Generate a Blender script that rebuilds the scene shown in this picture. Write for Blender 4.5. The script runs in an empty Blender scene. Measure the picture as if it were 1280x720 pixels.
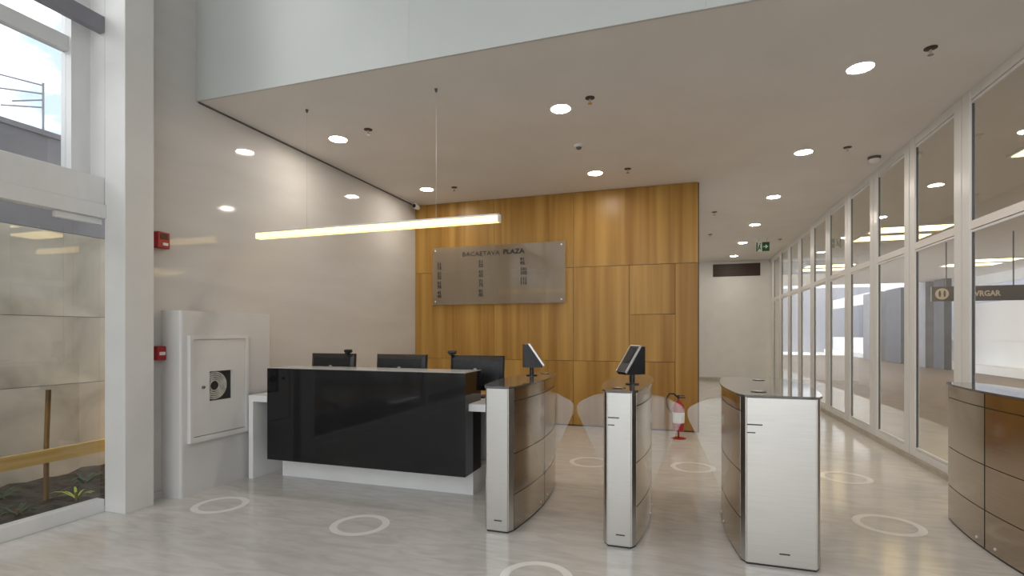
import bpy, bmesh, math, random
from mathutils import Vector, Matrix
random.seed(7)
S = bpy.context.scene
COL = S.collection

# ------------------------------------------------------------------ camera
cam_d = bpy.data.cameras.new('camera'); cam = bpy.data.objects.new('camera', cam_d); COL.objects.link(cam)
YAW = math.atan(212/650)
cam.location = (0, 0, 1.45)
cam.rotation_euler = (math.pi/2, 0, YAW)
cam_d.sensor_width = 36; cam_d.lens = 36*650/1280
cam_d.shift_y = 57/1280
cam_d.clip_end = 300
S.camera = cam

# ------------------------------------------------------------------ colour management
S.view_settings.view_transform = 'Standard'; S.view_settings.look = 'None'
S.view_settings.gamma = 1.0; S.view_settings.use_curve_mapping = False
S.view_settings.exposure = 1.50

# ------------------------------------------------------------------ world: pale blue sky with white cloud
W = bpy.data.worlds.new('sky'); S.world = W; W.use_nodes = True
n = W.node_tree.nodes; l = W.node_tree.links; n.clear()
wo = n.new('ShaderNodeOutputWorld'); bg = n.new('ShaderNodeBackground')
tc = n.new('ShaderNodeTexCoord'); mp = n.new('ShaderNodeMapping'); mp.inputs['Scale'].default_value = (1.2, 1.2, 2.6)
nz = n.new('ShaderNodeTexNoise'); nz.inputs['Scale'].default_value = 2.1; nz.inputs['Detail'].default_value = 7
nz.inputs['Roughness'].default_value = 0.55
cr = n.new('ShaderNodeValToRGB')
cr.color_ramp.elements[0].position = 0.42; cr.color_ramp.elements[0].color = (0.27, 0.335, 0.40, 1)
cr.color_ramp.elements[1].position = 0.53; cr.color_ramp.elements[1].color = (0.99, 0.99, 1.0, 1)
l.new(tc.outputs['Generated'], mp.inputs['Vector']); l.new(mp.outputs[0], nz.inputs['Vector'])
l.new(nz.outputs['Fac'], cr.inputs['Fac']); l.new(cr.outputs['Color'], bg.inputs['Color'])
bg.inputs['Strength'].default_value = 1.15
l.new(bg.outputs[0], wo.inputs['Surface'])

# ------------------------------------------------------------------ portals: guide the sky light through the glazing
def portal(name, loc, rot, sx, sy):
    d = bpy.data.lights.new(name, 'AREA'); d.shape = 'RECTANGLE'; d.size = sx; d.size_y = sy
    d.cycles.is_portal = True
    o = bpy.data.objects.new(name, d); o.location = loc; o.rotation_euler = rot; COL.objects.link(o)
portal('portal_front', (-1.1, -4.75, 3.3), (math.pi/2, 0, 0), 7.4, 6.6)
portal('portal_side', (-4.85, -0.75, 3.3), (math.pi/2, 0, -math.pi/2), 7.6, 6.6)

# ------------------------------------------------------------------ materials
def mat(name, col, rough=0.5, metal=0.0, coat=0.0, spec=0.5, emit=None, es=0.0, trans=0.0):
    m = bpy.data.materials.new(name); m.use_nodes = True
    b = m.node_tree.nodes['Principled BSDF']
    b.inputs['Base Color'].default_value = (*col, 1); b.inputs['Roughness'].default_value = rough
    b.inputs['Metallic'].default_value = metal; b.inputs['Coat Weight'].default_value = coat
    b.inputs['Specular IOR Level'].default_value = spec
    if coat: b.inputs['Coat Roughness'].default_value = 0.04
    if emit: b.inputs['Emission Color'].default_value = (*emit, 1); b.inputs['Emission Strength'].default_value = es
    return m

def noise_mat(name, c1, c2, scale=(1, 1, 1), nscale=5, detail=4, rough=0.5, lo=0.35, hi=0.65, metal=0.0,
              coat=0.0, distort=0.0, bump=0.0, rvar=0.0, spec=0.5, rand=False, rot=(0, 0, 0)):
    m = mat(name, c1, rough, metal, coat, spec)
    nt = m.node_tree; N = nt.nodes; L = nt.links; b = N['Principled BSDF']
    t = N.new('ShaderNodeTexCoord'); mp = N.new('ShaderNodeMapping'); mp.inputs['Scale'].default_value = scale
    mp.inputs['Rotation'].default_value = rot
    nz = N.new('ShaderNodeTexNoise'); nz.inputs['Scale'].default_value = nscale; nz.inputs['Detail'].default_value = detail
    nz.inputs['Distortion'].default_value = distort
    r = N.new('ShaderNodeValToRGB'); r.color_ramp.elements[0].position = lo; r.color_ramp.elements[1].position = hi
    r.color_ramp.elements[0].color = (*c1, 1); r.color_ramp.elements[1].color = (*c2, 1)
    src = t.outputs['Object']
    if rand:
        oi = N.new('ShaderNodeObjectInfo'); ad = N.new('ShaderNodeVectorMath'); ad.operation = 'MULTIPLY_ADD'
        cb = N.new('ShaderNodeCombineXYZ')
        L.new(oi.outputs['Random'], cb.inputs[0]); L.new(oi.outputs['Random'], cb.inputs[1]); L.new(oi.outputs['Random'], cb.inputs[2])
        ad.inputs[1].default_value = (37, 23, 51)
        L.new(cb.outputs[0], ad.inputs[0]); L.new(src, ad.inputs[2]); src = ad.outputs[0]
    L.new(src, mp.inputs['Vector']); L.new(mp.outputs[0], nz.inputs['Vector']); L.new(nz.outputs['Fac'], r.inputs['Fac'])
    L.new(r.outputs['Color'], b.inputs['Base Color'])
    if bump:
        bp = N.new('ShaderNodeBump'); bp.inputs['Strength'].default_value = bump; bp.inputs['Distance'].default_value = 0.01
        L.new(nz.outputs['Fac'], bp.inputs['Height']); L.new(bp.outputs[0], b.inputs['Normal'])
    if rvar:
        mr = N.new('ShaderNodeMapRange'); mr.inputs['To Min'].default_value = rough; mr.inputs['To Max'].default_value = rough+rvar
        L.new(nz.outputs['Fac'], mr.inputs['Value']); L.new(mr.outputs[0], b.inputs['Roughness'])
    return m

def glass_mat(name, tint=(0.93, 0.96, 0.95), rough=0.0, ior=1.5, boost=1.0):
    m = bpy.data.materials.new(name); m.use_nodes = True
    nt = m.node_tree; N = nt.nodes; L = nt.links; N.clear()
    o = N.new('ShaderNodeOutputMaterial'); mx = N.new('ShaderNodeMixShader'); tr = N.new('ShaderNodeBsdfTransparent')
    gl = N.new('ShaderNodeBsdfGlossy'); fr = N.new('ShaderNodeFresnel'); mu = N.new('ShaderNodeMath')
    tr.inputs['Color'].default_value = (*tint, 1); gl.inputs['Roughness'].default_value = rough
    gl.inputs['Color'].default_value = (0.95, 0.97, 0.97, 1)
    fr.inputs['IOR'].default_value = ior; mu.operation = 'MULTIPLY'; mu.inputs[1].default_value = boost; mu.use_clamp = True
    # the sheet reflects on the side the ray enters; the exit face must not act as a dense-to-thin mirror
    ge = N.new('ShaderNodeNewGeometry'); iv = N.new('ShaderNodeMath'); iv.operation = 'SUBTRACT'; iv.inputs[0].default_value = 1.0
    m2 = N.new('ShaderNodeMath'); m2.operation = 'MULTIPLY'
    L.new(ge.outputs['Backfacing'], iv.inputs[1]); L.new(fr.outputs[0], mu.inputs[0])
    L.new(mu.outputs[0], m2.inputs[0]); L.new(iv.outputs[0], m2.inputs[1]); L.new(m2.outputs[0], mx.inputs['Fac'])
    L.new(tr.outputs[0], mx.inputs[1]); L.new(gl.outputs[0], mx.inputs[2]); L.new(mx.outputs[0], o.inputs['Surface'])
    return m

M = {}
M['floor'] = noise_mat('floor_marble', (0.58, 0.555, 0.52), (0.68, 0.655, 0.625), scale=(0.8, 3.2, 1), nscale=4.2, detail=9, rough=0.13,
                       lo=0.33, hi=0.62, distort=1.1, rvar=0.05, rot=(0, 0, 0.35))
M['ring'] = noise_mat('ring_marble', (0.88, 0.86, 0.81), (0.93, 0.91, 0.87), nscale=6, rough=0.15)
M['marble'] = noise_mat('wall_marble', (0.60, 0.585, 0.56), (0.67, 0.655, 0.63), scale=(1, 0.35, 1.7), nscale=1.6, detail=8, rough=0.055,
                        lo=0.3, hi=0.7, distort=0.9)
M['panelstone'] = noise_mat('hose_housing_white', (0.66, 0.65, 0.64), (0.70, 0.69, 0.68), nscale=2, rough=0.32)
M['white'] = noise_mat('white_paint', (0.72, 0.71, 0.69), (0.76, 0.75, 0.73), nscale=3, rough=0.45)
M['ceil'] = noise_mat('ceiling_paint', (0.78, 0.755, 0.73), (0.81, 0.785, 0.76), nscale=1.5, rough=0.7)
M['fascia'] = noise_mat('fascia_back_painted_glass', (0.53, 0.55, 0.53), (0.56, 0.58, 0.56), nscale=1, rough=0.28)
M['frame'] = noise_mat('white_aluminium', (0.74, 0.74, 0.735), (0.78, 0.78, 0.775), scale=(1, 1, .2), nscale=8, rough=0.28)
M['gasket'] = mat('dark_gasket', (0.12, 0.12, 0.12), 0.6)
M['baseboard'] = noise_mat('beige_stone', (0.42, 0.37, 0.30), (0.5, 0.45, 0.37), nscale=9, rough=0.4)
M['wood'] = noise_mat('oak_veneer', (0.29, 0.142, 0.026), (0.48, 0.278, 0.072), scale=(5.0, 3, 0.14), nscale=1.1, detail=6, rough=0.34,
                      lo=0.36, hi=0.66, distort=0.35, rand=True, spec=0.3)
M['woodgap'] = mat('joint_dark_brown', (0.10, 0.045, 0.015), 0.7)  # dark brown of the panel joint backing and horn grille
M['black'] = noise_mat('gloss_black', (0.006, 0.0065, 0.008), (0.010, 0.010, 0.012), nscale=3, rough=0.06, spec=0.42)
M['corian'] = noise_mat('white_solid_surface', (0.80, 0.80, 0.79), (0.84, 0.84, 0.83), nscale=3, rough=0.3)
M['steel'] = noise_mat('brushed_steel', (0.60, 0.58, 0.55), (0.64, 0.62, 0.59), scale=(1.5, 1.5, 90), nscale=2, detail=4, rough=0.27, metal=1.0, rvar=0.05)
M['steelside'] = noise_mat('brushed_steel_side_reflect_tint', (0.46, 0.41, 0.35), (0.50, 0.45, 0.39), scale=(1.2, 1.2, 60), nscale=1.5, detail=5, rough=0.15, metal=1.0, rvar=0.05)  # warm reflections of floor and wood put into the darker brown tint
M['darkcore'] = mat('dark_core', (0.03, 0.027, 0.025), 0.5)
M['topglass'] = noise_mat('smoked_glass_top', (0.10, 0.09, 0.085), (0.12, 0.11, 0.10), nscale=2, rough=0.06, coat=0.5)
M['mark'] = mat('dark_print', (0.05, 0.05, 0.05), 0.5)
M['plastic'] = noise_mat('black_plastic', (0.008, 0.008, 0.01), (0.016, 0.016, 0.018), nscale=30, rough=0.32)
M['silver'] = mat('silver_trim', (0.75, 0.75, 0.76), 0.25, 0.6)
M['screen'] = mat('dark_screen', (0.03, 0.03, 0.035), 0.06, 0, 0.5)
M['red'] = noise_mat('red_plastic', (0.33, 0.012, 0.015), (0.40, 0.018, 0.02), nscale=8, rough=0.3)
M['whiteplastic'] = mat('white_plastic', (0.78, 0.77, 0.75), 0.35)
M['paleled'] = mat('alarm_lens', (0.8, 0.72, 0.70), 0.2)
M['chrome'] = mat('chrome', (0.7, 0.7, 0.7), 0.12, 1)
M['ventdark'] = noise_mat('vent_brown', (0.045, 0.022, 0.012), (0.06, 0.03, 0.018), nscale=8, rough=0.5)
M['green'] = mat('exit_green', (0.01, 0.085, 0.03), 0.4)
M['exitwhite'] = mat('exit_pictogram', (0.72, 0.85, 0.74), 0.4)
M['acrylic'] = noise_mat('frosted_directory_acrylic', (0.30, 0.255, 0.19), (0.35, 0.30, 0.23), nscale=1.5, rough=0.09, coat=0.5)
a_ = M['acrylic'].node_tree; tb = a_.nodes.new('ShaderNodeBsdfTransparent'); tb.inputs['Color'].default_value = (0.93, 0.90, 0.85, 1)
mxa = a_.nodes.new('ShaderNodeMixShader'); mxa.inputs[0].default_value = 0.55
a_.links.new(a_.nodes['Principled BSDF'].outputs[0], mxa.inputs[1]); a_.links.new(tb.outputs[0], mxa.inputs[2])
a_.links.new(mxa.outputs[0], a_.nodes['Material Output'].inputs['Surface'])
M['text'] = mat('black_lettering', (0.012, 0.01, 0.01), 0.4)
M['window'] = glass_mat('window_glass', (0.955, 0.96, 0.955), boost=1.5)
M['wing'] = glass_mat('wing_glass', (0.90, 0.90, 0.88), boost=3.2)
M['concrete'] = noise_mat('concrete', (0.40, 0.365, 0.30), (0.64, 0.60, 0.52), nscale=1.8, detail=9, rough=0.85, bump=0.3, distort=0.5)
M['greymetal'] = noise_mat('grey_cladding', (0.22, 0.215, 0.24), (0.27, 0.265, 0.29), nscale=2, rough=0.6)
M['soil'] = noise_mat('soil', (0.035, 0.026, 0.018), (0.09, 0.07, 0.05), nscale=14, detail=8, rough=0.95, bump=1.0)
M['plank'] = noise_mat('pine_board', (0.55, 0.34, 0.09), (0.78, 0.54, 0.20), scale=(5, 0.5, 8), nscale=2, detail=7, rough=0.65)
M['post'] = noise_mat('weathered_timber', (0.10, 0.065, 0.03), (0.42, 0.22, 0.07), scale=(3, 3, 0.9), nscale=1.6, detail=5, rough=0.75)
M['leafy'] = noise_mat('yellow_leaf', (0.40, 0.48, 0.04), (0.55, 0.60, 0.08), nscale=8, rough=0.5)
M['leafd'] = noise_mat('dark_leaf', (0.03, 0.06, 0.02), (0.07, 0.11, 0.035), nscale=8, rough=0.5)
M['paving'] = noise_mat('brown_paving', (0.17, 0.11, 0.065), (0.22, 0.15, 0.09), nscale=3, rough=0.45)
M['walk'] = noise_mat('beige_paving', (0.58, 0.55, 0.50), (0.66, 0.63, 0.58), nscale=3, rough=0.25)
M['outwhite'] = noise_mat('white_render', (0.84, 0.85, 0.86), (0.88, 0.89, 0.90), nscale=1, rough=0.7)
M['bluegrey'] = noise_mat('blue_grey_render', (0.36, 0.37, 0.43), (0.42, 0.43, 0.49), scale=(1, 1, .1), nscale=1, rough=0.7)
M['coldark'] = noise_mat('dark_column_paint', (0.06, 0.065, 0.09), (0.09, 0.095, 0.12), nscale=2, rough=0.6)
M['colgrey'] = noise_mat('grey_column_paint', (0.22, 0.22, 0.25), (0.28, 0.28, 0.31), nscale=2, rough=0.6)
M['signblack'] = mat('sign_black', (0.025, 0.012, 0.012), 0.35)
M['signcream'] = mat('sign_cream', (0.75, 0.68, 0.58), 0.5)
M['lamp'] = mat('downlight_diffuser', (1, 0.95, 0.85), 0.5, emit=(1.0, 0.91, 0.80), es=46)
M['panel'] = mat('panel_light_diffuser', (1, 0.9, 0.7), 0.5, emit=(1.0, 0.74, 0.34), es=2.4)
M['linear'] = mat('linear_light_diffuser', (1, 0.93, 0.7), 0.5, emit=(1.0, 0.64, 0.20), es=0.85)
M['hose'] = noise_mat('hose_canvas', (0.45, 0.43, 0.39), (0.6, 0.58, 0.54), nscale=20, rough=0.8)

# ------------------------------------------------------------------ helpers
class MB:
    """collects shapes given in world coordinates; build() links them as ONE mesh object with its origin at `o`"""
    def __init__(s): s.bm = bmesh.new()
    def box(s, x0, x1, y0, y1, z0, z1, bev=0.0):
        vs = [s.bm.verts.new((x, y, z)) for z in (z0, z1) for (x, y) in ((x0, y0), (x1, y0), (x1, y1), (x0, y1))]
        F = [s.bm.faces.new([vs[i] for i in q]) for q in ((3, 2, 1, 0), (4, 5, 6, 7), (0, 1, 5, 4), (1, 2, 6, 5), (2, 3, 7, 6), (3, 0, 4, 7))]
        if bev:
            es = list({e for f in F for e in f.edges})
            bmesh.ops.bevel(s.bm, geom=es, offset=bev, segments=2, affect='EDGES', profile=0.5)
        return s
    def prism(s, pts, z0, z1, axis='z'):
        """extrude polygon pts; axis z: pts (x,y); axis y: pts (x,z) from y=z0..z1; axis x: pts (y,z)"""
        def P(a, b, t): return {'z': (a, b, t), 'y': (a, t, b), 'x': (t, a, b)}[axis]
        A = [s.bm.verts.new(P(a, b, z0)) for a, b in pts]; Bv = [s.bm.verts.new(P(a, b, z1)) for a, b in pts]
        k = len(pts)
        s.bm.faces.new(A[::-1]); s.bm.faces.new(Bv)
        for i in range(k): s.bm.faces.new((A[i], A[(i+1) % k], Bv[(i+1) % k], Bv[i]))
        return s
    def lathe(s, prof, c, axis='z', seg=24):
        """prof: list of (r, t) along axis from point c"""
        def P(r, a, t):
            u, v = r*math.cos(a), r*math.sin(a)
            q = {'z': (u, v, t), 'y': (u, t, v), 'x': (t, u, v)}[axis]
            return (c[0]+q[0], c[1]+q[1], c[2]+q[2])
        rings = []
        for r, t in prof:
            if r < 1e-6: rings.append([s.bm.verts.new(P(0, 0, t))])
            else: rings.append([s.bm.verts.new(P(r, 2*math.pi*i/seg, t)) for i in range(seg)])
        for a, b in zip(rings, rings[1:]):
            for i in range(seg):
                j = (i+1) % seg
                va = [a[i % len(a)]] if len(a) == 1 else [a[i], a[j]]
                vb = [b[0]] if len(b) == 1 else [b[j], b[i]]
                if len(va)+len(vb) >= 3: s.bm.faces.new(va+vb)
        return s
    def tube(s, pts, r, seg=8, caps=True):
        pts = [Vector(p) for p in pts]; prev = None; up = Vector((0.01, 0.02, 1)); rings = []
        for i, p in enumerate(pts):
            d = (pts[min(i+1, len(pts)-1)]-pts[max(i-1, 0)]).normalized()
            a = d.cross(up)
            if a.length < 0.1: a = d.cross(Vector((1, 0, 0)))
            a.normalize(); b = d.cross(a)
            rr = r[i] if isinstance(r, (list, tuple)) else r
            rings.append([s.bm.verts.new(p+a*rr*math.cos(2*math.pi*k/seg)+b*rr*math.sin(2*math.pi*k/seg)) for k in range(seg)])
        for A, Bq in zip(rings, rings[1:]):
            for k in range(seg):
                s.bm.faces.new((A[k], A[(k+1) % seg], Bq[(k+1) % seg], Bq[k]))
        if caps: s.bm.faces.new(rings[0][::-1]); s.bm.faces.new(rings[-1])
        return s
    def build(s, name, m, parent=None, o=(0, 0, 0), smooth=False):
        bmesh.ops.recalc_face_normals(s.bm, faces=s.bm.faces)
        o = Vector(o)
        bmesh.ops.translate(s.bm, verts=s.bm.verts, vec=-o)
        me = bpy.data.meshes.new(name); s.bm.to_mesh(me); s.bm.free()
        if smooth:
            for p in me.polygons: p.use_smooth = True
            try: me.set_sharp_from_angle(angle=math.radians(35))
            except Exception: pass
        me.materials.append(m)
        ob = bpy.data.objects.new(name, me); COL.objects.link(ob)
        if parent:
            ob.parent = parent
            base = Vector((0, 0, 0)); q = parent
            while q: base += q.location; q = q.parent
            ob.location = o-base
        else: ob.location = o
        return ob

def B(name, m, b, parent=None, bev=0.0, o=None):
    """a box object, origin at its bottom centre"""
    x0, x1, y0, y1, z0, z1 = b
    return MB().box(*b, bev=bev).build(name, m, parent, o or ((x0+x1)/2, (y0+y1)/2, z0))

def thing(name, label, cat, loc, group=None):
    o = bpy.data.objects.new(name, None); o.empty_display_size = 0.1; COL.objects.link(o); o.location = loc
    o['label'] = label; o['category'] = cat
    if group: o['group'] = group
    return o
def tag(o, label, cat, group=None):
    o['label'] = label; o['category'] = cat
    if group: o['group'] = group
    return o
def struct(o, label=None):
    o['kind'] = 'structure'
    if label: o['label'] = label
    return o
def sempty(name, loc, label=None):
    o = bpy.data.objects.new(name, None); o.empty_display_size = 0.1; COL.objects.link(o); o.location = loc
    return struct(o, label)
def copy_tree(o, loc=None, parent=None):
    c = o.copy(); COL.objects.link(c)
    if parent: c.parent = parent
    if loc is not None: c.location = loc
    for ch in list(o.children): copy_tree(ch, None, c)
    return c
def text_obj(name, body, size, m, parent, loc, rot=(math.pi/2, 0, 0), align='LEFT', ext=0.001, xs=1.0, off=0.0):
    cu = bpy.data.curves.new(name, 'FONT'); cu.body = body; cu.size = size; cu.extrude = ext; cu.align_x = align; cu.offset = off
    cu.resolution_u = 2
    t = bpy.data.objects.new(name, cu); COL.objects.link(t)
    dg = bpy.context.evaluated_depsgraph_get(); me = bpy.data.meshes.new_from_object(t.evaluated_get(dg))
    bpy.data.objects.remove(t)
    me.materials.clear(); me.materials.append(m)
    ob = bpy.data.objects.new(name, me); COL.objects.link(ob); ob.rotation_euler = rot; ob.scale = (xs, 1, 1)
    base = Vector((0, 0, 0)); q = parent
    while q: base += q.location; q = q.parent
    ob.parent = parent; ob.location = Vector(loc)-base
    return ob

# ================================================================== THE SETTING
XL, XR, YF, YW, YE, ZC, ZT = -4.40, 2.50, 3.80, 8.08, 17.2, 3.67, 6.60
YB = -4.60
fl = MB().box(XL-0.6, XR+0.2, YB, YE+0.3, -0.2, 0).build('floor', M['floor']); struct(fl, 'polished pale veined marble floor')
# inlaid rings
ring_spots = [(-3.71, 3.42), (-2.318, 3.39), (-0.82, 2.98), (1.49, 4.63), (1.57, 6.02), (0.116, 5.97), (-0.98, 5.85)]
for i, (x, y) in enumerate(ring_spots):
    R = 0.235 if x > -2 and y > 4 else 0.22
    m = MB(); seg = 48
    o_ = [m.bm.verts.new((x+R*math.cos(2*math.pi*k/seg), y+R*math.sin(2*math.pi*k/seg), 0.0015)) for k in range(seg)]
    i_ = [m.bm.verts.new((x+(R-.055)*math.cos(2*math.pi*k/seg), y+(R-.055)*math.sin(2*math.pi*k/seg), 0.0015)) for k in range(seg)]
    for k in range(seg): m.bm.faces.new((o_[k], o_[(k+1) % seg], i_[(k+1) % seg], i_[k]))
    ro = m.build('ring_inlay', M['ring'], fl, (x, y, 0))

# marble wall on the left, beyond the column; full height in front of the soffit
wl = MB().box(XL-0.25, XL, 3.24, YF, 0, ZT).box(XL-0.25, XL, YF, YW+0.2, 0, ZT).build('wall_left', M['marble'])
struct(wl, 'polished pale marble wall behind the reception desk')
# housing that projects from the marble wall around the hose cabinet
ho = MB()
ho.prism([(XL, 3.43), (-4.19, 3.43), (-4.175, 3.437), (-4.17, 3.45), (-4.17, 4.465), (XL, 4.465)], 0, 1.655)
struct(ho.build('trim_1', M['panelstone'], None, (XL, 3.9, 0)), 'white boxed-out housing on the marble wall around the hose cabinet')
# skirting
struct(B('baseboard_left', M['marble'], (-4.40, -4.385, 3.24, 3.43, 0, 0.06)))
# ceiling (soffit) and the upper fascia of the double-height part
ce = B('ceiling', M['ceil'], (XL, XR+0.15, YF, YE+0.2, ZC, ZC+0.12)); struct(ce, 'flat painted lobby ceiling with downlights')
wf = sempty('wall_upper', (-1, YF, ZC), 'pale greenish glossy fascia above the ceiling edge')
xs = [XL, -2.12, 0.16, XR+0.15]
for a, b in zip(xs, xs[1:]):
    B('fascia_panel', M['fascia'], (a+0.0006, b-0.0006, YF-0.02, YF+0.0, ZC-0.005, ZT), wf)
B('backing', M['white'], (XL, XR+0.15, YF+0.001, YF+0.10, ZC+0.12, ZT), wf)
# solid dark strip painted as the shadow gap between ceiling and marble wall
struct(B('trim_2', M['gasket'], (XL, XL+0.012, YF, YW, ZC-0.014, ZC)), 'dark strip painted as the shadow gap where ceiling meets marble wall')
struct(B('ceiling_upper', M['white'], (XL-0.5, XR+0.3, YB-0.2, YF+0.2, ZT, ZT+0.15)))
# wall right above the glazing in the double-height part
struct(B('wall_right', M['white'], (XR+0.02, XR+0.17, YB, YF+0.1, ZC+0.12, ZT)))

# wood clad wall: backing + panels
wb = struct(B('wall_back', M['woodgap'], (XL, 0.232, YW+0.012, YW+0.06, 0, ZC)), 'warm oak veneer panelled wall behind the reception')
J = 0.003
pan = [(-4.40, -2.941, 0.0, 1.025), (-2.941, -1.616, 0.0, 1.025), (-1.616, -0.09, 0.0, 1.025),
       (-4.40, -2.941, 1.025, 2.49), (-2.941, -1.616, 1.025, 2.49), (-1.616, -0.752, 1.025, 2.49),
       (-0.752, -0.09, 1.025, 1.74), (-0.752, -0.09, 1.74, 2.49), (-0.09, 0.23, 0.0, 2.49),
       (-4.40, -2.941, 2.49, 3.67), (-2.941, -1.616, 2.49, 3.67), (-1.616, 0.23, 2.49, 3.67)]
for (a, b, c, d) in pan:
    B('wood_panel', M['wood'], (a+J, b-J, YW-0.012, YW+0.012, c+J+(0.02 if c == 0 else 0), d-J), wb)
# core side wall running back along the corridor, dark reveal at the corner
struct(B('wall_core', M['white'], (0.12, 0.228, YW+0.06, YE, 0, ZC)))
struct(B('trim_3', M['gasket'], (0.228, 0.245, YW+0.03, YW+0.16, 0, ZC)), 'dark reveal at the end of the oak wall')
# end wall of the corridor
we = struct(B('wall_end', M['white'], (0.22, XR+0.3, YE, YE+0.2, 0, ZC)), 'plain pale wall closing the corridor')
struct(B('baseboard_end', M['baseboard'], (0.23, XR, YE-0.015, YE, 0, 0.1)))
vt = thing('air_vent', 'dark brown slotted air vent high on the corridor end wall', 'vent', (1.58, YE, 3.2))
B('frame', M['ventdark'], (0.92, 2.25, YE-0.02, YE, 3.20, 3.58), vt)
for i in range(6): B('slat', M['ventdark'], (0.95, 2.22, YE-0.05, YE-0.02, 3.235+i*0.055, 3.26+i*0.055), vt)

# column at left and left glazing
B_up = struct(B('wall_upper_pier', M['white'], (-4.72, -4.471, 3.00, 3.24, 2.52, ZT)), 'upper pier beside the column')
struct(B('wall_column', M['white'], (-4.47, -4.24, 3.00, 3.24, 0, ZT), bev=0.004), 'square white column between window and marble wall')
# right curtain wall: bays
def bay(y0, idx):
    """posts from y0 to y0+.29, opening beyond to y0+1.18"""
    w = sempty('window_%d' % idx, (XR, y0, 0), 'white framed curtain wall bay on the right')
    B('mullion', M['frame'], (XR, XR+0.045, y0, y0+0.138, 0.06, ZC), w, bev=0.003)
    B('mullion', M['frame'], (XR, XR+0.045, y0+0.152, y0+0.29, 0.06, ZC), w, bev=0.003)
    B('gasket', M['gasket'], (XR+0.01, XR+0.04, y0+0.138, y0+0.152, 0.06, ZC), w)
    a, b = y0+0.29, y0+1.18
    B('head_rail', M['frame'], (XR+0.006, XR+0.042, a, b, ZC-0.09, ZC), w)
    B('head_bead', M['frame'], (XR+0.010, XR+0.038, a, b, ZC-0.125, ZC-0.098), w)
    B('middle_rail', M['ceil'], (XR+0.004, XR+0.042, a, b, 2.40, 2.475), w)
    B('middle_bead', M['frame'], (XR+0.010, XR+0.038, a, b, 2.372, 2.393), w)
    B('bottom_rail', M['frame'], (XR+0.006, XR+0.042, a, b, 0.06, 0.14), w)
    B('bottom_bead', M['frame'], (XR+0.010, XR+0.038, a, b, 0.148, 0.168), w)
    B('kerb', M['baseboard'], (XR-0.02, XR+0.14, y0, b, 0.0, 0.058), w)
    for z0, z1 in ((0.169, 2.371), (2.476, ZC-0.126)):
        m = MB(); g = 0.012
        m.box(XR+0.010, XR+0.038, a, a+g, z0, z1); m.box(XR+0.010, XR+0.038, b-g, b, z0, z1)
        m.build('side_bead', M['frame'], w, (XR, a, z0))
        m = MB(); m.box(XR+0.012, XR+0.032, a+g, a+g+0.008, z0, z1); m.box(XR+0.012, XR+0.032, b-g-0.008, b-g, z0, z1)
        m.build('pane_gasket', M['gasket'], w, (XR, a, z0))
        B('pane', M['window'], (XR+0.018, XR+0.026, a+g+0.008, b-g-0.008, z0, z1), w)
    return w
first = bay(5.81, 1)
cnt = 2
for k in range(-9, 10):
    if k == 0: continue
    c = copy_tree(first, (XR, 5.81+1.18*k, 0)); c.name = 'window_%d' % cnt; cnt += 1

# left glazing: lower glass at x=-4.47, upper glass a little further out
wd = sempty('window_30', (-4.5, -0.75, 0), 'tall white framed side window on the left')
XG = -4.47
B('sill', M['frame'], (XG-0.09, XG, YB, 3.0, 0, 0.105), wd, bev=0.004)
B('transom', M['frame'], (XG-0.26, XG, YB, 3.0, 2.50, 2.72), wd, bev=0.004)
B('door_head', M['frame'], (XG-0.08, XG+0.02, YB, 3.0, 2.385, 2.497), wd, bev=0.004)
B('upper_rail', M['frame'], (XG-0.27, XG-0.20, YB, 2.86, 3.715, 3.835), wd, bev=0.004)
B('tie_beam', M['colgrey'], (XG-0.06, XG, YB, 3.0, 3.90, 4.03), wd)
B('upper_mullion', M['frame'], (XG-0.29, XG-0.17, 2.86, 3.0, 2.72, ZT), wd)
B('pane', M['window'], (XG-0.045, XG-0.037, -0.30, 2.99, 0.105, 2.384), wd)
B('pane', M['window'], (XG-0.045, XG-0.037, YB, -0.34, 0.105, 2.384), wd)
B('upper_pane', M['window'], (XG-0.24, XG-0.232, YB, 2.86, 2.72, 3.714), wd)
B('upper_pane', M['window'], (XG-0.24, XG-0.232, YB, 2.86, 3.836, ZT), wd)
B('door_stile', M['frame'], (XG-0.08, XG, -0.36, -0.28, 0.105, 2.384), wd)
B('patch_fitting', M['frame'], (XG-0.06, XG-0.015, 2.66, 2.99, 2.335, 2.384), wd, bev=0.003)
for y in (-2.2, 0.4): B('upper_mullion', M['frame'], (XG-0.27, XG-0.19, y, y+0.08, 2.72, ZT), wd)

# entrance front behind the camera
we2 = sempty('window_31', (-1, YB, 0), 'glazed entrance front')
for x in (-4.6, -3.2, -1.8, -0.4, 1.0, 2.42):
    B('mullion', M['frame'], (x, x+0.12, YB-0.08, YB+0.04, 0, ZT), we2)
for z in (0.0, 2.4, 4.6): B('rail', M['frame'], (-4.6, 2.5, YB-0.06, YB, z, z+0.10), we2)
for a, b in ((0.1, 2.4), (2.5, 4.6), (4.7, ZT)):
    B('pane', M['window'], (-4.6, 2.5, YB-0.035, YB-0.027, a, b), we2)

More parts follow.
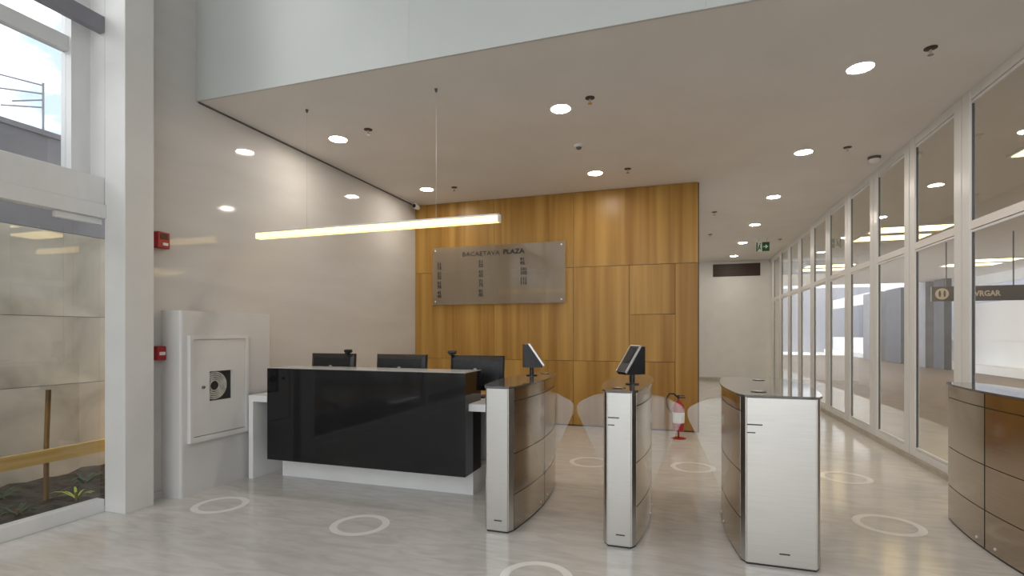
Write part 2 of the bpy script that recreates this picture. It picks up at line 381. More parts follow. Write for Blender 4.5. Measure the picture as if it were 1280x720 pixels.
# ------------------------------------------------------------------ outside, left: planting strip, concrete wall, roof
from mathutils import noise as mn
so = MB(); so.box(-5.80, -4.562, -8, 6, -0.3, -0.02)
g_ = [[so.bm.verts.new((-5.80+1.238*i/20, -1+6*j/90, 0.02+0.05*mn.noise(Vector((i*.35, j*.35, 0)))+0.025*mn.noise(Vector((i*1.3, j*1.3, 4)))+0.05*(1-i/20))) for j in range(91)] for i in range(21)]
for i in range(20):
    for j in range(90): so.bm.faces.new((g_[i][j], g_[i+1][j], g_[i+1][j+1], g_[i][j+1]))
struct(so.build('ground_outside', M['soil']), 'dark soil bed outside the left window')
cw = sempty('wall_outside', (-5.9, 0, 0), 'weathered concrete wall outside the left window')
ys = [-8.0, -4.4, -1.9, 0.6, 2.62, 5.2]
for a, b in zip(ys, ys[1:]):
    zz = [0.0, 0.95, 1.62, 2.45] if a > 0 else [0.0, 1.62, 2.45]
    for c, d in zip(zz, zz[1:]):
        B('concrete_panel', M['concrete'], (-6.0, -5.80, a+0.004, b-0.004, c+0.003, d-0.003), cw)
B('core', M['colgrey'], (-5.98, -5.81, -8, 5.2, 0, 2.45), cw)
B('cladding', M['greymetal'], (-6.0, -5.82, -8, 8, 2.455, 3.35), cw)
B('roof', M['greymetal'], (-14, -5.8, -8, 9, 3.35, 3.40), cw)
# timber rail with posts
fe = thing('timber_rail', 'pine board rail on thin posts in the planting strip outside the left window', 'railing', (-5.12, 1.5, 0.0))
m = MB(); m.prism([(-3.0, 0.36), (5.0, 0.36), (5.0, 0.46), (4.2, 0.47), (-3.0, 0.475)], -5.12, -5.085, 'x'); m.build('board', M['plank'], fe, (-5.1, 0, 0.4))
m = MB(); m.tube([(-5.145, 2.98, -0.0), (-5.142, 2.98, 0.5), (-5.15, 3.0, 0.97)], [0.022, 0.021, 0.022], 6); m.build('post', M['post'], fe, (-5.14, 2.98, 0))
m = MB(); m.tube([(-5.145, 0.4, -0.0), (-5.142, 0.4, 0.5), (-5.15, 0.41, 0.95)], [0.022, 0.021, 0.022], 6); m.build('post', M['post'], fe, (-5.14, 0.4, 0))
# plants
def plant(x, y, nleaf, L, mt, label, spread=0.9, lift=0.5, grp=None):
    t = thing('plant', label, 'plant', (x, y, 0.04), grp)
    m = MB()
    for i in range(nleaf):
        a = random.uniform(0, 2*math.pi); ln = L*random.uniform(.6, 1); w = ln*0.085
        d = Vector((math.cos(a), math.sin(a), 0)); sd = Vector((-d.y, d.x, 0)); pr = None
        for k in range(5):
            q = k/4; p = Vector((x, y, 0.04))+d*(ln*spread*q)+Vector((0, 0, ln*(lift*2.2*q-lift*1.5*q*q)))
            ww = w*(0.35+1.3*q-1.6*q*q) if k < 4 else 0.001
            cur = (m.bm.verts.new(p-sd*ww), m.bm.verts.new(p+Vector((0, 0, -ww*.3))), m.bm.verts.new(p+sd*ww))
            if pr: m.bm.faces.new((pr[0], pr[1], cur[1], cur[0])); m.bm.faces.new((pr[1], pr[2], cur[2], cur[1]))
            pr = cur
    m.build('leaves', mt, t, (x, y, 0.04))
    m = MB(); m.tube([(x, y, 0.0), (x, y, 0.10)], 0.012, 6); m.build('stem', M['post'], t, (x, y, 0))
plant(-4.90, 3.06, 9, 0.21, M['leafy'], 'small yellow green plant in soil beside the thin post outside window')
for i, (x, y, L, lb) in enumerate([
        (-5.40, 2.78, 0.26, 'dark low plant in the soil behind the board, near the post'),
        (-5.30, 2.40, 0.22, 'dark low plant in the soil left of the post'),
        (-4.85, 2.62, 0.20, 'dark leafy clump in the soil close to the window sill'),
        (-5.55, 1.9, 0.24, 'dark plant at the foot of the concrete wall'),
        (-5.25, 3.35, 0.30, 'dark leafy plant in the soil behind the yellow green plant')]):
    plant(x, y, 14, L, M['leafd'], lb)
# small ground spotlight that washes the concrete beside the column
gs = thing('garden_spotlight', 'small ground spotlight in the soil bed behind the white column', 'spotlight', (-5.3, 3.9, 0.04))
MB().lathe([(0, 0), (0.05, 0), (0.05, 0.07), (0.042, 0.08), (0.042, 0.075), (0, 0.075)], (-5.3, 3.9, 0.04), 'z', 16).build('body', M['gasket'], gs, (-5.3, 3.9, 0.04))
ld = bpy.data.lights.new('spotlight_lamp', 'SPOT'); ld.energy = 30; ld.color = (1, 0.72, 0.35); ld.spot_size = 1.6; ld.spot_blend = 1; ld.shadow_soft_size = 0.03
lo_ = bpy.data.objects.new('spotlight_lamp', ld); COL.objects.link(lo_); lo_.parent = gs; lo_.location = (0, 0, 0.1); lo_.rotation_euler = (0.5, math.radians(-125), 0)
# antenna on the roof beyond
an = thing('antenna', 'thin rooftop television antenna with four short arms against the sky', 'antenna', (-8.0, 4.6, 3.4))
MB().tube([(-8.0, 4.6, 3.4), (-8.0, 4.6, 4.75)], 0.014, 6).build('mast', M['colgrey'], an, (-8, 4.6, 3.4))
for z, L, dz in ((4.72, 1.0, 0.03), (4.61, 0.48, -0.05), (4.53, 0.34, -0.10), (4.43, 0.46, -0.08)):
    MB().tube([(-8.0, 4.6, z), (-8.0-L*.45, 4.6-L*.75, z+dz)], 0.010, 6).build('arm', M['colgrey'], an, (-8, 4.6, z))

# ------------------------------------------------------------------ outside, right: covered passage
struct(B('floor_walkway', M['walk'], (2.70, 3.95, -12, 40, -0.3, -0.01)), 'pale paved walkway outside the curtain wall')
struct(B('floor_paving', M['paving'], (3.95, 10.7, -12, 40, -0.3, -0.012)), 'brown paved floor outside the curtain wall')
struct(B('floor_street', M['walk'], (10.7, 30, -12, 60, -0.3, -0.014)))
struct(B('floor_entrance', M['walk'], (-14, 2.7, -22, YB, -0.3, -0.01)))
struct(B('ceiling_outside', M['ceil'], (XR+0.15, 10.9, -8, 27, ZC, ZC+0.25)), 'soffit of the covered passage outside')
lw = sempty('wall_low', (10.8, 12, 0), 'white low boundary wall across the passage')
B('parapet', M['outwhite'], (10.9, 11.1, -8, 45, 0, 1.20), lw)
B('kerb', M['outwhite'], (10.3, 10.9, -8, 45, 0, 0.28), lw)
B('tall_wall', M['outwhite'], (10.85, 11.15, 8.0, 25.6, 1.20, 2.62), lw)
struct(B('wall_far', M['bluegrey'], (13.5, 14, -8, 60, 0, 4.2)), 'blue grey building beyond the passage')
struct(B('wall_far_end', M['bluegrey'], (3.0, 14, 46, 46.5, 0, 5.0)))
for x0, x1, y0, y1, mt, lb in ((10.05, 10.3, 25.3, 26.2, 'coldark', 'dark blue square column outside, under the round sign logo'),
                               (10.0, 10.3, 29.5, 31.5, 'coldark', 'dark square column outside, behind the second wide pane'),
                               (9.9, 10.3, 26.6, 28.6, 'colgrey', 'wide grey column outside, left of the dark blue column'),
                               (9.9, 10.3, 32.0, 34.6, 'colgrey', 'wide grey column outside, furthest one seen through the glass')):
    tag(B('column', M[mt], (x0, x1, y0, y1, 0, ZC)), lb, 'column')
struct(B('trim_4', M['outwhite'], (10.9, 11.05, -8, 45, 3.30, ZC+0.3)), 'white edge beam of the outside soffit')
# black hanging sign
sg = thing('hanging_sign', 'long black hanging sign with cream round logo and letters outside the glass', 'sign', (6.1, 14, 2.17))
B('board', M['signblack'], (5.33, 7.0, 14.0, 14.06, 2.17, 2.50), sg, bev=0.004)
lg = MB().lathe([(0, -0.012), (0.125, -0.012), (0.125, 0)], (5.52, 14.0, 2.335), 'y', 32).build('logo_disc', M['signcream'], sg, (5.52, 14, 2.335))
for dx in (-0.045, 0.045):
    m = MB(); m.prism([(5.52+dx+0.022*math.cos(a), 2.335+0.075*math.sin(a)) for a in [2*math.pi*k/14 for k in range(14)]], 13.982, 13.988, 'y')
    m.build('logo_bar', M['signblack'], lg, (5.52+dx, 13.985, 2.335))
text_obj('lettering', 'EVRGAR', 0.165, M['signcream'], sg, (6.04, 13.995, 2.275), xs=0.86, ext=0.004, off=0.004)
for x in (5.6, 6.8): B('hanger', M['signblack'], (x, x+0.02, 14.02, 14.04, 2.50, ZC), sg)
# rectangular panel lights of the passage; closest two rows unseen, added to light it
def panel_light(x, y, lb, first=None):
    t = thing('panel_light', lb, 'ceiling light', (x, y, ZC), 'rectangular panel lights outside the glass')
    B('frame', M['frame'], (x-0.70, x+0.70, y-0.34, y+0.34, ZC-0.03, ZC), t)
    B('diffuser', M['panel'], (x-0.66, x+0.66, y-0.30, y+0.30, ZC-0.036, ZC-0.031), t)
    return t
rows = ['closest added', 'second', 'third', 'fourth', 'fifth', 'sixth']
for ci, x in enumerate((4.55, 8.75)):
    for ri, y in enumerate((6.7, 7.75, 12.95, 14.0, 19.2, 20.25)):
        panel_light(x, y, '%s rectangular warm panel light of the %s outside soffit line' % (rows[ri], ('inner', 'outer')[ci]))

# ================================================================== LIGHTS
def downlight(x, y, lb):
    t = thing('downlight', lb, 'ceiling light', (x, y, ZC), 'round recessed downlights')
    MB().lathe([(0.085, -0.001), (0.105, -0.006), (0.112, -0.003), (0.112, 0)], (x, y, ZC), 'z', 32).build('trim_ring', M['whiteplastic'], t, (x, y, ZC), True)
    MB().lathe([(0, -0.004), (0.094, -0.004), (0.094, 0)], (x, y, ZC), 'z', 32).build('diffuser', M['lamp'], t, (x, y, ZC))
rn = {-3.73: 'over the desk', -1.135: 'in the middle line', 1.42: 'in the line beside the curtain wall'}
nm = ['nearest', 'second', 'third', 'fourth', 'fifth', 'furthest']
for x in rn:
    ysl = [5.03, 7.20] if x < 1 else [5.03, 7.16, 9.35, 11.62, 13.83, 16.1]
    for i, y in enumerate(ysl):
        downlight(x, y, '%s round white downlight %s' % (nm[i] if x > 1 else ('nearer', 'farther')[i], rn[x]))

# linear pendant above the desk
lp = thing('linear_pendant', 'long slim glowing linear pendant hung on two wires above the reception desk', 'pendant light', (-2.825, 4.27, 2.42))
m = MB().box(-4.14, -1.51, 4.235, 4.305, 2.475, 2.49).build('housing', M['frame'], lp, (-2.825, 4.27, 2.48))
MB().box(-4.135, -1.515, 4.237, 4.303, 2.42, 2.474, bev=0.006).build('diffuser', M['linear'], lp, (-2.825, 4.27, 2.42))
B('end_cap', M['frame'], (-4.145, -4.135, 4.235, 4.305, 2.42, 2.49), lp); B('end_cap', M['frame'], (-1.515, -1.505, 4.235, 4.305, 2.42, 2.49), lp)
for x in (-3.53, -2.117):
    w_ = MB().tube([(x, 4.27, 2.49), (x, 4.27, ZC)], 0.0007, 5).build('wire', M['silver'], lp, (x, 4.27, 2.49))
    MB().lathe([(0, -0.03), (0.008, -0.03), (0.014, -0.006), (0.014, 0)], (x, 4.27, ZC), 'z', 12).build('ceiling_anchor', M['gasket'], lp, (x, 4.27, ZC))

# sprinklers, detectors
def sprinkler(x, y, lb):
    t = thing('sprinkler', lb, 'sprinkler', (x, y, ZC), 'ceiling sprinkler heads')
    MB().lathe([(0.045, 0), (0.045, -0.006), (0.02, -0.012), (0.0, -0.012)], (x, y, ZC), 'z', 20).build('escutcheon', M['ventdark'], t, (x, y, ZC))
    MB().lathe([(0.012, -0.012), (0.010, -0.05), (0.022, -0.052), (0.022, -0.056), (0, -0.056)], (x, y, ZC), 'z', 12).build('head', M['chrome'], t, (x, y, ZC))
for x, y, lb in [(-3.24, 4.89, 'dark sprinkler head beside the nearer downlight over the desk'), (-0.82, 4.88, 'dark sprinkler head beside the nearer middle downlight'),
              (-0.69, 7.14, 'dark sprinkler head beside the farther middle downlight'), (1.84, 4.85, 'dark sprinkler head beside the nearest downlight by the curtain wall'),
              (1.88, 7.13, 'dark sprinkler head beside the second downlight by the curtain wall'), (-3.28, 7.23, 'dark sprinkler head beside the farther downlight over the desk'),
              (0.57, 10.17, 'sprinkler head on the ceiling just past the end of the oak wall'), (0.61, 12.44, 'sprinkler head in the corridor ceiling, behind the one past the oak wall'),
              (2.2, 13.58, 'sprinkler head in the corridor ceiling right of the green exit sign')]:
    sprinkler(x, y, lb)
def detector(x, y, r, lb, dark):
    t = thing('smoke_detector' if not dark else 'dome_camera', lb, 'detector' if not dark else 'camera', (x, y, ZC))
    MB().lathe([(r, 0), (r, -0.02), (r*.8, -0.03), (0, -0.03)], (x, y, ZC), 'z', 24).build('base', M['gasket'] if dark else M['ceil'], t, (x, y, ZC), True)
    MB().lathe([(r*.85, -0.03), (r*.8, -0.06), (r*.5, -0.085), (0, -0.095)] if dark else [(r*.6, -0.03), (r*.45, -0.05), (0, -0.052)], (x, y, ZC), 'z', 24).build('dome' if dark else 'cap', M['whiteplastic'] if dark else M['gasket'], t, (x, y, ZC), True)
detector(-1.15, 6.06, 0.055, 'small pale smoke detector in the middle of the ceiling', False)
detector(2.3, 7.62, 0.07, 'white dome on the ceiling close to the curtain wall', True)
cc = thing('security_camera', 'small white security camera with black lens at the corner above the oak wall', 'camera', (-4.26, 7.92, ZC))
MB().lathe([(0.045, 0), (0.045, -0.02), (0.02, -0.03), (0.02, -0.06)], (-4.30, 7.90, ZC), 'z', 16).build('mount', M['whiteplastic'], cc, (-4.3, 7.9, ZC), True)
MB().lathe([(0, -0.09), (0.04, -0.085), (0.045, -0.02), (0.035, 0.06), (0, 0.065)], (-4.25, 7.84, ZC-0.085), 'y', 16).build('housing', M['whiteplastic'], cc, (-4.25, 7.84, ZC-0.085), True)
MB().lathe([(0, -0.094), (0.032, -0.094), (0.032, -0.08)], (-4.25, 7.84, ZC-0.085), 'y', 16).build('lens', M['plastic'], cc, (-4.25, 7.75, ZC-0.085))
# exit sign
ex = thing('exit_sign', 'small green and white exit sign with arrow hanging from the corridor ceiling', 'sign', (1.79, 13.3, 3.36))
B('plate', M['exitwhite'], (1.65, 1.94, 13.30, 13.315, 3.36, 3.58), ex)
B('field', M['green'], (1.78, 1.935, 13.292, 13.299, 3.365, 3.575), ex)
B('field', M['green'], (1.655, 1.685, 13.292, 13.299, 3.365, 3.575), ex)
m = MB(); m.prism([(1.80, 3.46), (1.85, 3.46), (1.85, 3.42), (1.91, 3.47), (1.85, 3.52), (1.85, 3.48), (1.80, 3.48)], 13.286, 13.291, 'y'); m.build('arrow', M['exitwhite'], ex, (1.85, 13.29, 3.42))
m = MB(); m.tube([(1.70, 13.295, 3.40), (1.72, 13.295, 3.47), (1.735, 13.295, 3.52)], [0.012, 0.016, 0.010], 6); m.tube([(1.72, 13.295, 3.46), (1.755, 13.295, 3.41)], 0.009, 6); m.lathe([(0, -0.016), (0.014, -0.008), (0.014, 0.006), (0, 0.014)], (1.742, 13.295, 3.545), 'z', 10)
m.build('running_figure', M['green'], ex, (1.72, 13.295, 3.4))
for x in (1.70, 1.88): B('hanger', M['silver'], (x, x+0.008, 13.304, 13.312, 3.58, ZC), ex)

# ================================================================== ALARMS + HOSE CABINET
a1 = thing('fire_alarm', 'dark red alarm sounder box high on the marble wall beside the column', 'alarm', (-4.4, 3.41, 2.19), 'red alarm boxes')
B('box', M['red'], (-4.4, -4.335, 3.345, 3.463, 2.20, 2.345), a1, bev=0.008)
B('horn_grille', M['woodgap'], (-4.335, -4.331, 3.37, 3.44, 2.28, 2.33), a1); B('lens', M['paleled'], (-4.335, -4.325, 3.39, 3.44, 2.225, 2.25), a1, bev=0.004)
a2 = thing('fire_call_point', 'small red call point with pale centre, below the alarm box beside the column', 'alarm', (-4.4, 3.40, 1.21), 'red alarm boxes')
B('box', M['red'], (-4.4, -4.335, 3.345, 3.428, 1.215, 1.34), a2, bev=0.010)
B('break_glass', M['paleled'], (-4.335, -4.328, 3.36, 3.415, 1.26, 1.29), a2, bev=0.003)
XH = -4.17
hc = thing('hose_cabinet', 'white fire hose cabinet with small square window, on the boxed-out wall', 'cabinet', (XH, 3.82, 0.472))
m = MB()
y0, y1, z0, z1 = 3.495, 4.147, 0.472, 1.434
m.box(XH, XH+0.035, y0, y0+0.035, z0, z1); m.box(XH, XH+0.035, y1-0.035, y1, z0, z1)
m.box(XH, XH+0.035, y0+0.035, y1-0.035, z0, z0+0.045); m.box(XH, XH+0.035, y0+0.035, y1-0.035, z1-0.035, z1)
m.build('frame', M['white'], hc, (XH, 3.82, z0))
dr = MB(); wy0, wy1, wz0, wz1 = 3.70, 3.955, 0.825, 1.10
a, b, c, d = y0+0.039, y1-0.039, z0+0.052, z1-0.039
for bx in ((a, wy0, c, d), (wy1, b, c, d), (wy0, wy1, c, wz0), (wy0, wy1, wz1, d)):
    dr.box(XH+0.006, XH+0.026, bx[0], bx[1], bx[2], bx[3])
dr = dr.build('door', M['white'], hc, (XH, 3.82, c))
MB().lathe([(0.014, 0.026), (0.014, 0.04), (0.008, 0.045), (0, 0.045)], (XH, 3.63, 0.961), 'x', 16).build('lock', M['gasket'], dr, (XH+.03, 3.63, 0.961))
B('window_recess', M['darkcore'], (XH+0.0005, XH+0.002, wy0, wy1, wz0, wz1), hc)
B('gap', M['gasket'], (XH+0.0005, XH+0.004, y0+0.034, y1-0.034, z0+0.044, z0+0.053), hc)
# coiled hose inside the little window
m = MB()
for r in (0.045, 0.062, 0.079, 0.096, 0.112):
    pts = [(XH+0.012, 3.765+r*1.15*math.cos(t), 0.965+r*1.1*math.sin(t)) for t in [2*math.pi*k/28 for k in range(29)]]
    pts = [(p[0], max(p[1], wy0+0.008), p[2]) for p in pts]
    m.tube(pts, 0.0075, 6, False)
tag(m.build('fire_hose', M['hose'], None, (XH+0.012, 3.80, 0.96), True), 'coiled pale fire hose behind the square cabinet window', 'hose')

# ================================================================== RECEPTION DESK
dk = thing('reception_desk', 'black gloss fronted reception desk with white worktop, legs and plinth', 'desk', (-2.83, 4.5, 0))
B('front_box', M['black'], (-3.89, -1.77, 4.13, 4.50, 0.21, 1.108), dk, bev=0.003)
B('top_edge', M['silver'], (-3.89, -1.77, 4.135, 4.50, 1.109, 1.113), dk, o=(-2.8, 4.3, 1.109))
B('plinth', M['corian'], (-3.88, -1.78, 4.33, 4.78, 0, 0.209), dk)
m = MB(); m.box(-4.12, -3.892, 4.13, 4.98, 0.772, 0.835); m.box(-3.892, -1.768, 4.502, 4.98, 0.772, 0.835); m.box(-1.768, -1.50, 4.20, 4.98, 0.772, 0.835)
m.build('worktop', M['corian'], dk, (-2.8, 4.6, 0.77))
B('leg', M['corian'], (-4.12, -4.065, 4.13, 4.98, 0, 0.771), dk, bev=0.003)
B('leg', M['corian'], (-1.69, -1.60, 4.50, 4.98, 0, 0.771), dk, bev=0.003)
B('back_panel', M['corian'], (-3.88, -1.78, 4.79, 4.81, 0, 0.77), dk)

def monitor(x0, x1, lb, cam_, zt=1.235, y=4.72):
    xc = (x0+x1)/2; w = (x1-x0)/2
    t = thing('monitor', lb, 'monitor', (xc, y+0.08, 0.835), 'black monitors seen from behind on the desk')
    h = 0.34; zb = zt-h
    m = MB()
    # back shell: tapered, leaning slightly
    def ring(yy, sx, s0, s1): return [m.bm.verts.new((xc+sx*a, yy+(q-zb)*0.06, q)) for a, q in ((-w, zb+s0), (w, zb+s0), (w, zt-s1), (-w, zt-s1))]
    r = [ring(y, 0.86, 0.05, 0.045), ring(y+0.02, 0.975, 0.015, 0.012), ring(y+0.03, 1, 0, 0), ring(y+0.055, 1, 0, 0)]
    m.bm.faces.new(r[0][::-1]); m.bm.faces.new(r[-1])
    for A, C in zip(r, r[1:]):
        for k in range(4): m.bm.faces.new((A[k], A[(k+1) % 4], C[(k+1) % 4], C[k]))
    m.build('housing', M['plastic'], t, (xc, y, zb))
    B('screen', M['screen'], (xc-w+0.015, xc+w-0.015, y+0.079, y+0.081, zb+0.03, zt-0.03), t)
    B('neck', M['plastic'], (xc-0.035, xc+0.035, y-0.03, y-0.003, 0.85, zb+0.16), t, bev=0.004)
    B('foot', M['plastic'], (xc-0.13, xc+0.13, y-0.09, y+0.12, 0.835, 0.85), t, bev=0.004)
    MB().lathe([(0, 0), (0.02, 0), (0.02, -0.004), (0, -0.004)], (xc, y-0.001, zb+0.2), 'y', 18).build('badge', M['silver'], t, (xc, y, zb+.2))
    if cam_ is not None:
        cx = x0+cam_*(x1-x0)
        c_ = thing('webcam', cam_lb, 'webcam', (cx, y+0.04, zt), 'webcams on the monitors')
        MB().lathe([(0, -0.042), (0.016, -0.042), (0.018, 0), (0.018, 0.042), (0, 0.042)], (cx, y+0.05, zt+0.028), 'x', 14).build('body', M['plastic'], c_, (cx, y+0.05, zt+.02), True)
        B('clip', M['plastic'], (cx-0.014, cx+0.014, y+0.01, y+0.07, zt+0.001, zt+0.014), c_)
cam_lb = 'small black webcam on top of the left monitor'
monitor(-3.87, -3.32, 'black monitor nearest the marble wall, seen from behind over the desk', 0.84)
monitor(-3.05, -2.47, 'black monitor in the middle of the desk, no webcam', None)
cam_lb = 'small black webcam on the left corner of the right monitor'
monitor(-2.19, -1.63, 'black monitor at the right end of the desk, most of its back showing', 0.02, y=4.70)

# ================================================================== DIRECTORY ON THE OAK WALL
di = thing('directory_board', 'frosted translucent tenant directory with black lettering on the oak wall', 'sign', (-2.88, 8.02, 1.94))
B('panel', M['acrylic'], (-4.03, -1.73, 7.995, 8.003, 1.935, 2.905), di, bev=0.002)
for x in (-3.97, -1.79):
    for z in (1.99, 2.85):
        MB().lathe([(0, -0.022), (0.012, -0.022), (0.012, 0.0), (0.008, 0.0), (0.008, 0.060)], (x, 8.004, z), 'y', 14).build('standoff', M['chrome'], di, (x, 8.0, z))
YT = 7.9935
text_obj('heading_text', 'BACAETAVA', 0.105, M['text'], di, (-3.48, YT, 2.735), xs=1.12)
text_obj('heading_text', 'PLAZA', 0.105, M['text'], di, (-2.76, YT, 2.745), xs=1.15, off=0.004)
cols = [(-3.945, ['11', '12', '21', '22', '31', '32', '41', '42'], 2.60), (-3.19, ['51', '52', '61', '62', '71', '72', '81', '82'], 2.61),
        (-2.475, ['91', '92', '101', '102', '111', '112'], 2.625)]
for x, rowsx, zt in cols:
    for i, s_ in enumerate(rowsx):
        z = zt-(i//2)*0.16-(i % 2)*0.062
        text_obj('entry_text', s_, 0.068, M['text'], di, (x+0.005, YT, z), xs=1.15, off=0.0025)
        if len(s_) < 3: pass

# ================================================================== TURNSTILES
Y0, Y1, HT, BU = 3.57, 5.00, 1.05, 0.09
YM = (Y0+Y1)/2
def side_x(y):  # how far the flank stands out at depth y: a chamfered corner strip, then a shallow arc
    d = min(y-Y0, Y1-y)
    if d <= 0.06: return 0.032*max(d, 0)/0.06
    q = (y-YM)/((Y1-Y0)/2-0.06); return 0.032+0.062*(1-q*q)
BU = 0.094
ZS = [0.012, 0.27, 0.57, 0.955, HT]
def curved(m, sgn, hw, cx, ya, yb, za, zb, th=0.010, n=8, off=0.0):
    pts = []
    for k in range(n+1):
        y = ya+(yb-ya)*k/n; pts.append((cx+sgn*(hw+side_x(y)+off), y))
    for k in range(n, -1, -1):
        y = ya+(yb-ya)*k/n; pts.append((cx+sgn*(hw+side_x(y)+off-th), y))
    if sgn < 0: pts = pts[::-1]
    m.prism(pts, za, zb)
def turnstile(cx, hw, lb, marks, reader, wings, pads, slots=True):
    t = thing('turnstile', lb, 'turnstile', (cx, YM, 0), 'brushed steel turnstiles')
    def outline(ya, yb, inset, n=16):
        yy = [ya, Y0+0.06]+[Y0+0.06+(Y1-Y0-0.12)*k/n for k in range(1, n)]+[Y1-0.06, yb]
        R_ = [(cx+hw+side_x(y)-inset, y) for y in yy]
        L_ = [(cx-hw-side_x(y)+inset, y) for y in reversed(yy)]
        return R_+L_
    MB().prism(outline(Y0+0.012, Y1-0.012, 0.010), 0.012, HT).build('core', M['darkcore'], t, (cx, YM, 0.01))
    MB().prism(outline(Y0+0.006, Y1-0.006, 0.006), 0.0, 0.0115).build('base_plate', M['darkcore'], t, (cx, YM, 0))
    fp = B('front_panel', M['steel'], (cx-hw, cx+hw, Y0, Y0+0.012, 0.012, HT), t, bev=0.003)
    B('back_panel', M['steel'], (cx-hw, cx+hw, Y1-0.012, Y1, 0.012, HT), t, bev=0.003)
    if marks:
        for (dz, L) in ((0.845, 0.078), (0.80, 0.042)): pass
        z1 = 0.875; z2 = 0.825
        B('reader_slot', M['mark'], (cx-hw+0.002, cx-hw+min(.09, hw), Y0-0.0015, Y0-0.0002, z1, z1+0.008), fp)
        B('reader_slot', M['mark'], (cx-hw+0.002, cx-hw+min(.05, hw*.6), Y0-0.0015, Y0-0.0002, z2, z2+0.007), fp)
    B('maker_mark', M['mark'], (cx-0.03+hw*.1, cx+0.03+hw*.1, Y0-0.0015, Y0-0.0002, 0.083, 0.092), fp)
    for sgn in (-1, 1):
        m = MB(); curved(m, sgn, hw, cx, Y0+0.012, Y0+0.056, 0.012, HT, n=2); m.build('corner_strip', M['steel'], t, (cx+sgn*hw, Y0+.03, 0))
        m = MB(); curved(m, sgn, hw, cx, Y1-0.056, Y1-0.012, 0.012, HT, n=2); m.build('corner_strip', M['steel'], t, (cx+sgn*hw, Y1-.03, 0))
        for (ya, yb) in ((Y0+0.061, YM-0.006), (YM+0.006, Y1-0.061)):
            for za, zb in zip(ZS, ZS[1:]):
                m = MB(); curved(m, sgn, hw, cx, ya, yb, za+0.003, zb-0.003)
                m.build('side_panel', M['steelside'], t, (cx+sgn*hw, (ya+yb)/2, za), True)
        for yb_ in (YM-0.12, YM+0.10):
            x_ = cx+sgn*(hw+side_x(yb_)+0.002)
            MB().lathe([(0, -0.004), (0.009, -0.004), (0.009, 0.004), (0, 0.004)], (x_, yb_, 0.055), 'x', 10).build('bolt', M['whiteplastic'], t, (x_, yb_, 0.055))
    MB().prism(outline(Y0-0.008, Y1+0.008, -0.012, 24), HT+0.001, HT+0.015).build('top_plate', M['topglass'], t, (cx, YM, HT))
    for (dx, y, r) in pads:
        p_ = MB().lathe([(0, 0.004), (r*.92, 0.004), (r, 0)], (cx+dx, y, HT+0.0152), 'z', 28).build('card_pad', M['plastic'], t, (cx+dx, y, HT+.015))
        MB().lathe([(0, 0.0055), (r*.55, 0.0055), (r*.55, 0.0042)], (cx+dx, y, HT+0.0152), 'z', 24).build('pad_light', M['silver'], p_, (cx+dx, y, HT+.02))
    for sgn, wd_ in wings:
        xb = cx+sgn*(hw+BU+0.0005); pts = [(0, 0.97), (wd_*.45, 0.945), (wd_*.88, 0.89), (wd_, 0.855), (wd_, 0.80), (wd_*.55, 0.56), (0, 0.24)]
        pts = [(xb+sgn*a, b) for a, b in pts]
        if sgn < 0: pts = pts[::-1]
        MB().prism(pts, YM-0.004, YM+0.004, 'y').build('glass_wing', M['wing'], t, (xb, YM, 0.24))
    if reader:
        yr, ang, dx = reader   # ang: heading (degrees from +X) that the sloping screen faces
        x = cx+dx; zb = HT+0.016
        MB().lathe([(0.05, 0), (0.05, 0.006), (0.019, 0.008), (0.019, 0.085)], (x, yr, zb), 'z', 20).build('reader_pole', M['plastic'], t, (x, yr, zb))
        z0_, z1_ = 0.075, 0.285
        prof = [(-0.078, z0_), (0.092, z0_), (0.098, z0_+0.02), (-0.032, z1_), (-0.078, z1_)]
        rd = MB().prism(prof, -0.055, 0.055, 'y').build('card_reader', M['plastic'], None, (0, 0, z0_))
        rd.parent = t; rd.location = (x-cx, yr-YM, zb+z0_); rd.rotation_euler = (0, 0, math.radians(ang))
        P1 = Vector((0.098, 0, z0_+0.02)); P2 = Vector((-0.032, 0, z1_)); Lf = (P2-P1).length; dv = (P2-P1)/Lf
        nv = Vector((dv.z, 0, -dv.x))
        def slab(name, mt, ya_, yb_, s0, s1, t0, t1):
            q = [P1+dv*(s0*Lf)+nv*t0, P1+dv*(s1*Lf)+nv*t0, P1+dv*(s1*Lf)+nv*t1, P1+dv*(s0*Lf)+nv*t1]
            o_ = MB().prism([(v.x, v.z) for v in q], ya_, yb_, 'y').build(name, mt, None, (0, 0, z0_))
            o_.parent = rd; o_.location = (0, 0, 0)
        slab('bezel', M['silver'], -0.0605, -0.0555, -0.03, 1.03, -0.006, 0.010); slab('bezel', M['silver'], 0.0555, 0.0605, -0.03, 1.03, -0.006, 0.010)
        slab('bezel', M['silver'], -0.055, 0.055, 0.995, 1.03, 0.0005, 0.010)
        slab('face', M['plastic'], -0.055, 0.055, -0.02, 0.99, 0.0005, 0.008)
        slab('screen', M['screen'], -0.04, 0.04, 0.34, 0.93, 0.0085, 0.010)
    return t
turnstile(-1.28, 0.080, 'narrow brushed steel turnstile standing beside the end of the black desk', False, (4.60, 24, -0.03), [(1, 0.252)], [(0.03, 4.86, 0.045)])
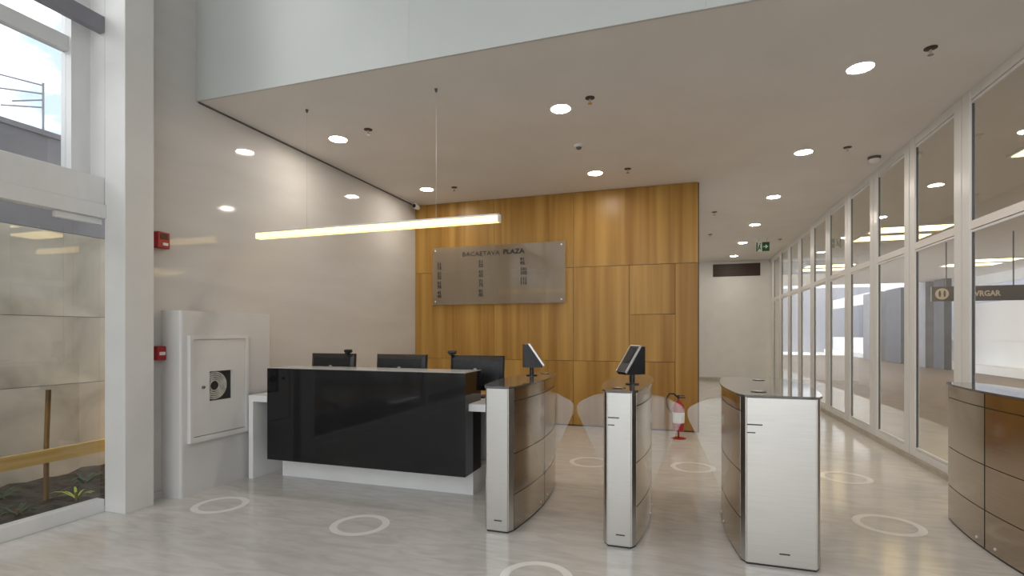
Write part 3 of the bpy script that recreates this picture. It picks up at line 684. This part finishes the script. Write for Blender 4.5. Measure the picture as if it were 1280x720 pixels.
turnstile(-0.402, 0.078, 'narrow steel turnstile second from the desk, its reader screen facing us', True, (4.05, 222, 0.045), [(-1, 0.252), (1, 0.252)], [(-0.02, 3.72, 0.05)])
turnstile(0.585, 0.195, 'wide steel turnstile with a bright broad front and no reader', True, None, [(-1, 0.252)], [(-0.10, 3.78, 0.05), (0.02, 4.72, 0.05)])
turnstile(2.10, 0.080, 'bronze reflecting steel turnstile closest to the right curtain wall', False, None, [], [(0.05, 3.9, 0.05)])

# ================================================================== EXTINGUISHER
ft = thing('fire_extinguisher', 'red fire extinguisher on a small floor stand at the corner of the oak wall', 'fire extinguisher', (-0.04, 7.55, 0))
MB().lathe([(0, 0.12), (0.07, 0.12), (0.078, 0.135), (0.078, 0.43), (0.065, 0.48), (0.03, 0.51), (0.02, 0.54), (0, 0.54)], (-0.04, 7.55, 0), 'z', 24).build('cylinder', M['red'], ft, (-0.04, 7.55, 0.12), True)
MB().lathe([(0.0785, 0.22), (0.0788, 0.225), (0.0788, 0.36), (0.0785, 0.365)], (-0.04, 7.55, 0), 'z', 24).build('label_band', M['whiteplastic'], ft, (-0.04, 7.55, 0.22), True)
MB().box(-0.06, 0.05, 7.54, 7.56, 0.56, 0.575).box(-0.06, 0.04, 7.54, 7.56, 0.59, 0.60).box(-0.055, -0.03, 7.535, 7.565, 0.54, 0.60).build('valve_handle', M['plastic'], ft, (-0.04, 7.55, .55))
MB().tube([(-0.05, 7.53, 0.57), (-0.10, 7.50, 0.62), (-0.16, 7.50, 0.62), (-0.20, 7.50, 0.55), (-0.19, 7.50, 0.45), (-0.14, 7.51, 0.36)], 0.012, 8).build('hose', M['plastic'], ft, (-0.1, 7.5, 0.5), True)
MB().lathe([(0.012, 0.01), (0.012, 0.12)], (-0.04, 7.55, 0), 'z', 12).lathe([(0, 0), (0.10, 0), (0.10, 0.008), (0.012, 0.012), (0.012, 0.012)], (-0.04, 7.55, 0), 'z', 24).lathe([(0, 0.108), (0.075, 0.108), (0.075, 0.119), (0, 0.119)], (-0.04, 7.55, 0), 'z', 24).build('stand', M['red'], ft, (-0.04, 7.55, 0))
